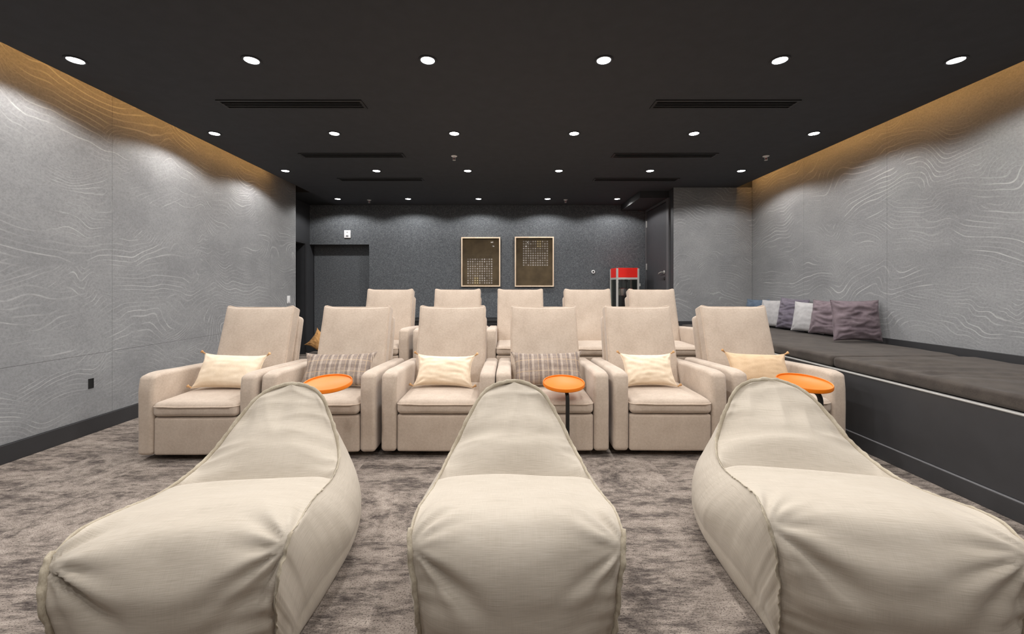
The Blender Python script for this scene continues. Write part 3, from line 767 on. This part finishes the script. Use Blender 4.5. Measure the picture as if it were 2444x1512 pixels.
# ------------------------------------------------------------------ bean bag loungers
BORD = [  # y (from the front), z, half width of the sewn top panel
    (.045, .0, .285), (.02, .10, .292), (.0, .20, .298), (-.012, .30, .305), (-.008, .375, .316), (.012, .425, .326), (.05, .450, .331), (.13, .455, .333),
    (.28, .432, .331), (.42, .402, .330), (.54, .386, .328), (.66, .388, .318), (.76, .412, .297), (.82, .452, .272), (.86, .505, .246), (.90, .565, .212),
    (.94, .623, .176), (.97, .662, .134), (.988, .687, .082), (.994, .697, .04), (.996, .700, .0)]
BASE = [(.284, .045), (.304, .14), (.342, .32), (.368, .53), (.370, .74), (.340, .93), (.270, 1.06), (.150, 1.135), (0, 1.155)]
BULGE = [(0, .03), (.10, .055), (.22, .07), (.36, .05), (.44, .025), (.55, .03), (.75, .030), (.90, .022), (.985, .004), (1.03, -.010), (1.07, -.014), (1.15, .034), (1.25, .078), (1.38, .070), (1.52, .022), (1.65, 0.0)]

def spline(P_, n):
    P_ = np.array(P_, float); d = np.r_[0, np.cumsum(np.linalg.norm(np.diff(P_, axis=0), axis=1))]
    m_ = np.zeros_like(P_)
    for i in range(len(P_)):
        a, b = max(0, i-1), min(len(P_)-1, i+1); m_[i] = (P_[b]-P_[a])/(d[b]-d[a])
    s = np.linspace(0, d[-1], n); k = np.clip(np.searchsorted(d, s, 'right')-1, 0, len(d)-2)
    h = (d[k+1]-d[k])[:, None]; t = ((s-d[k])/(d[k+1]-d[k]))[:, None]
    out = (2*t**3-3*t**2+1)*P_[k]+(t**3-2*t**2+t)*h*m_[k]+(-2*t**3+3*t**2)*P_[k+1]+(t**3-t**2)*h*m_[k+1]
    return out, s

def bean_bag(label, loc, rz, seed, sc=(1, 1, 1), bend=0.0):
    t = thing('bean_bag_lounger', label, 'bean bag', loc, rz, 'linen bean bag loungers')
    rs = seed*5.17; NI, NJ, NV = 170, 72, 40
    B, s = spline([(h_, y_, z_) for y_, z_, h_ in BORD], NI+1)
    B[:, 0] = np.maximum(B[:, 0], 0); L = s[-1]
    # arc length of the panel's centre line, for the bulge table and the weave
    dy, dz = np.gradient(B[:, 1]), np.gradient(B[:, 2]); g = np.hypot(dy, dz)+1e-9
    cl = np.r_[0, np.cumsum(np.hypot(np.diff(B[:, 1]), np.diff(B[:, 2])))]; cl *= 1.65/cl[-1]
    ny, nz = -dz/g, dy/g
    ker = np.hanning(15); ker /= ker.sum()
    ny = np.convolve(np.pad(ny, 7, 'edge'), ker, 'valid'); nz = np.convolve(np.pad(nz, 7, 'edge'), ker, 'valid')
    bul = np.interp(cl, [b[0] for b in BULGE], [b[1] for b in BULGE]); bul = np.convolve(np.pad(bul, 7, 'edge'), ker, 'valid')
    V, Fc, UV = [], [], []
    def skew(x, y, z): return (x*sc[0]+bend*max(0, z-.3)*y, y*sc[1], z*sc[2])
    def border_wob(i, sd):
        q = cl[i]; fr = 1.0 if q < .42 else .35
        a = N3(q*16+rs, sd*3.0, 1)*.006*fr+N3(q*45+rs, sd*3.0, 5)*.0025*fr
        return a
    rowsV = []
    for i in range(NI+1):
        hw, y0, z0 = B[i]; q = cl[i]; row = []
        for j in range(NJ+1):
            tt = -1+2*j/NJ; tt = math.sin(tt*math.pi/2)*.5+tt*.5; at = abs(tt)
            prof = (1-at**2.4)
            d_ = bul[i]*prof
            ed = (1-at)*max(hw, .02)                     # distance from the seam
            sd = 1 if tt > 0 else -1
            x = tt*hw
            # gathers running in from the front seams
            gf = math.exp(-((q-.20)/.22)**2)
            d_ += gf*.015*N3(q*26+rs, sd*4.0+tt*.6, 2)*math.exp(-ed/.10)*min(1, ed/.012)
            d_ += gf*.010*N3(q*9+rs+3, tt*1.6, 3)*math.exp(-ed/.22)*min(1, ed/.02)
            # creases fanning from the two top front corners
            rx, rq = (hw-abs(x)), (q-.445)*1.0; rr = math.hypot(rx, rq); an = math.atan2(rq, rx+.01)
            d_ += .030*N3(an*3.4+rs+sd*2.3, rr*3, sd*5+seed)*math.exp(-(rr/.20)**2)*min(1, rr/.07)
            d_ -= (.024 if sd < 0 else .012)*math.exp(-((an+.80+.12*sd)/.16)**2)*math.exp(-((rr-.15)/.12)**2)
            # cross pulls on the seat and back
            d_ += .0085*N3(q*12+rs, tt*1.2+seed, 7.4)*(1-at**8)
            br = 1 if q > 1.08 else 0
            d_ += br*.036*(.3-abs(N3(q*11+rs, tt*.9, 11.4+seed)))*math.exp(-ed/.13)*min(1, ed/.015)
            d_ += .008*N3(x*3.2+rs, q*2.2, 13)*(1-at**4)
            # top of the back: soft vertical folds under the peak
            tp = math.exp(-((q-1.48)/.13)**2)
            d_ -= tp*.032*abs(N3(x*9+rs, q*2.2, 17.3))*min(1, ed/.03)
            # sharp fold where seat and back meet
            ce = 1.030+.014*N3(tt*1.7+rs, 1, 1)-.010*at*at
            w_ = q-ce; fold = (1-at**9)
            d_ -= fold*.085*math.exp(-(w_/.095)**2) if w_ > 0 else fold*.085*math.exp(-(w_/.012)**2)
            d_ += fold*.022*math.exp(-((w_+.045)/.050)**2)
            if 0 < i < NI: pass
            y, z = y0+ny[i]*d_, max(0.0, z0+nz[i]*d_)
            if at > .999: x += sd*border_wob(i, sd)
            row.append(len(V)); V.append(skew(x, y, z)); UV.append((x+seed*.37, q))
        rowsV.append(row)
    for i in range(NI):
        for j in range(NJ): Fc.append((rowsV[i][j], rowsV[i][j+1], rowsV[i+1][j+1], rowsV[i+1][j]))
    top_n = len(V)
    # sides and back: one strip from the seam down to the floor outline
    C, cs = spline([(a, b) for a, b in BASE], 200)
    def base_at(f): k = f*199; a = int(min(198, math.floor(k))); u = k-a; return C[a]*(1-u)+C[a+1]*u
    f_map = np.interp(cl, [0, .40, .48, 1.0, 1.25, 1.65], [0, .12, .17, .56, .74, 1.0])
    f_map = np.convolve(np.pad(f_map, 7, 'edge'), ker, 'valid'); f_map = (f_map-f_map[0])/(f_map[-1]-f_map[0])
    strip = []
    order = [(i, -1) for i in range(NI+1)]+[(i, 1) for i in range(NI-1, -1, -1)]
    outer = {}
    for i, sd in order:
        hw, y0, z0 = B[i]; q = cl[i]; bx, by = base_at(f_map[i])
        bd = V[rowsV[i][0 if sd < 0 else NJ]]
        bx0, by0, bz0 = bd[0]/sc[0], bd[1]/sc[1], z0
        bx0 = (bd[0]-bend*max(0, z0-.3)*y0)/sc[0]
        cxy = np.array([0, min(max(by, .22), .80)]); dr = np.array([bx*sd, by])-cxy; dr /= np.linalg.norm(dr)+1e-9
        col = []
        for k in range(NV+1):
            v = k/NV
            if k == 0: col.append(rowsV[i][0 if sd < 0 else NJ]); continue
            px, py, pz = bx0+(bx*sd-bx0)*v, by0+(by-by0)*v, z0*(1-v)
            amp = .075*min(1, z0/.30)*(1+.35*max(0, (z0-.45)/.25))
            amp *= .22+.78*min(1, max(0, (q-.36)/.42))**1.2
            bl = amp*math.sin(math.pi*v**.85)
            wr = .006*N3(q*4+rs, v*3, sd*3+seed)+.004*N3(q*16+rs, v*2.0, sd*7+seed)*math.exp(-v/.35)
            wr *= math.sin(math.pi*min(1, v*1.15)) if v < .87 else .2
            bl += wr
            # cloth rolls in where it meets the carpet
            bl += .012*math.sin(math.pi*min(1, max(0, (v-.7)/.3)))
            zz = pz+.02*math.sin(math.pi*v)*min(1, z0/.3)*-.6
            col.append(len(V)); V.append(skew(px+dr[0]*bl, py+dr[1]*bl, max(.0, zz))); UV.append((q*1.0+sd*3+seed, v*max(.2, z0)+7))
        strip.append(col); outer[(i, sd)] = dr
    for a in range(len(strip)-1):
        for k in range(NV):
            q4 = (strip[a][k], strip[a+1][k], strip[a+1][k+1], strip[a][k+1])
            if len(set(q4)) == 4: Fc.append(q4)
            elif len(set(q4)) == 3:
                o3 = [];
                for e in q4:
                    if e not in o3: o3.append(e)
                Fc.append(tuple(o3))
    Fc.append(tuple([c[-1] for c in strip]+[rowsV[0][j] for j in range(NJ-1, 0, -1)]))
    me = bpy.data.meshes.new('cover'); me.from_pydata(V, [], Fc); me.materials.append(M['linen'])
    uvl = me.uv_layers.new(name='UVMap'); li = np.zeros(len(me.loops), int); me.loops.foreach_get('vertex_index', li)
    uvl.data.foreach_set('uv', np.array(UV, 'f')[li].ravel())
    me.shade_smooth(); me.update()
    bm = bmesh.new(); bm.from_mesh(me); bmesh.ops.recalc_face_normals(bm, faces=bm.faces); bm.to_mesh(me); bm.free()
    cover = link(bpy.data.objects.new('cover', me), t)
    # the sewn flange standing off the seam, ruffled at the front corners
    path, dirs = [], []
    for i, sd in order:
        p = Vector(V[rowsV[i][0 if sd < 0 else NJ]]); dr = outer[(i, sd)]
        n_ = Vector((0, ny[i], nz[i])); o_ = Vector((dr[0], dr[1], 0)); o_ = (o_+n_*.9).normalized()
        path.append(p); dirs.append(o_)
    # resample for an even ruffle
    dd = np.r_[0, np.cumsum([(path[i+1]-path[i]).length for i in range(len(path)-1)])]; tot = dd[-1]
    ns = int(tot/.006); PV, PF = [], []
    for k in range(ns+1):
        s_ = tot*k/ns; a = int(np.clip(np.searchsorted(dd, s_, 'right')-1, 0, len(path)-2)); u = (s_-dd[a])/max(1e-9, dd[a+1]-dd[a])
        p = path[a].lerp(path[a+1], u); d_ = dirs[a].lerp(dirs[a+1], u).normalized()
        tn = (path[min(a+2, len(path)-1)]-path[max(0, a-1)]).normalized(); sdv = tn.cross(d_).normalized()
        front = min(s_, tot-s_); ruf = .0056 if front < .50 else .0042
        wv = sdv*(ruf*N3(s_*58+rs, 0, 3)+ruf*.8*N3(s_*24, rs, 8)); wd = .016 if front < .48 else .006+.011*min(1, max(0, (front-.95)/.3))
        wd *= 1+.35*N3(s_*30+rs, 4, 4)
        for o_, th in ((-.003, .0020), (wd*.6, .0016), (wd, .0013)):
            c = p+d_*o_+wv*(o_/wd if o_ > 0 else 0)
            PV += [tuple(c+sdv*th), tuple(c-sdv*th)]
    for k in range(ns):
        a, b = k*6, (k+1)*6
        PF += [(a, b, b+2, a+2), (a+2, b+2, b+4, a+4), (a+4, b+4, b+5, a+5), (a+5, b+5, b+3, a+3), (a+3, b+3, b+1, a+1), (a+1, b+1, b, a)]
    PV = [(x, y, max(.001, z)) for x, y, z in PV]
    sm = obj('seam_flange', (PV, PF), M['seam'], t)
    return t
bean_bag('oatmeal linen bean bag lounger on the left, in front of the first two recliners', (-1.005, 1.245, 0), math.radians(9), 1, (.98, 1.03, .985), 0.0)
bean_bag('oatmeal linen bean bag lounger in the middle, facing straight to the camera', (.026, 1.285, 0), 0.0, 2, (1, 1, 1), 0.0)
bean_bag('oatmeal linen bean bag lounger on the right, beside the black bench', (1.215, 1.315, 0), math.radians(-12.7), 3, (1.08, 1.04, 1.0), 0.0)
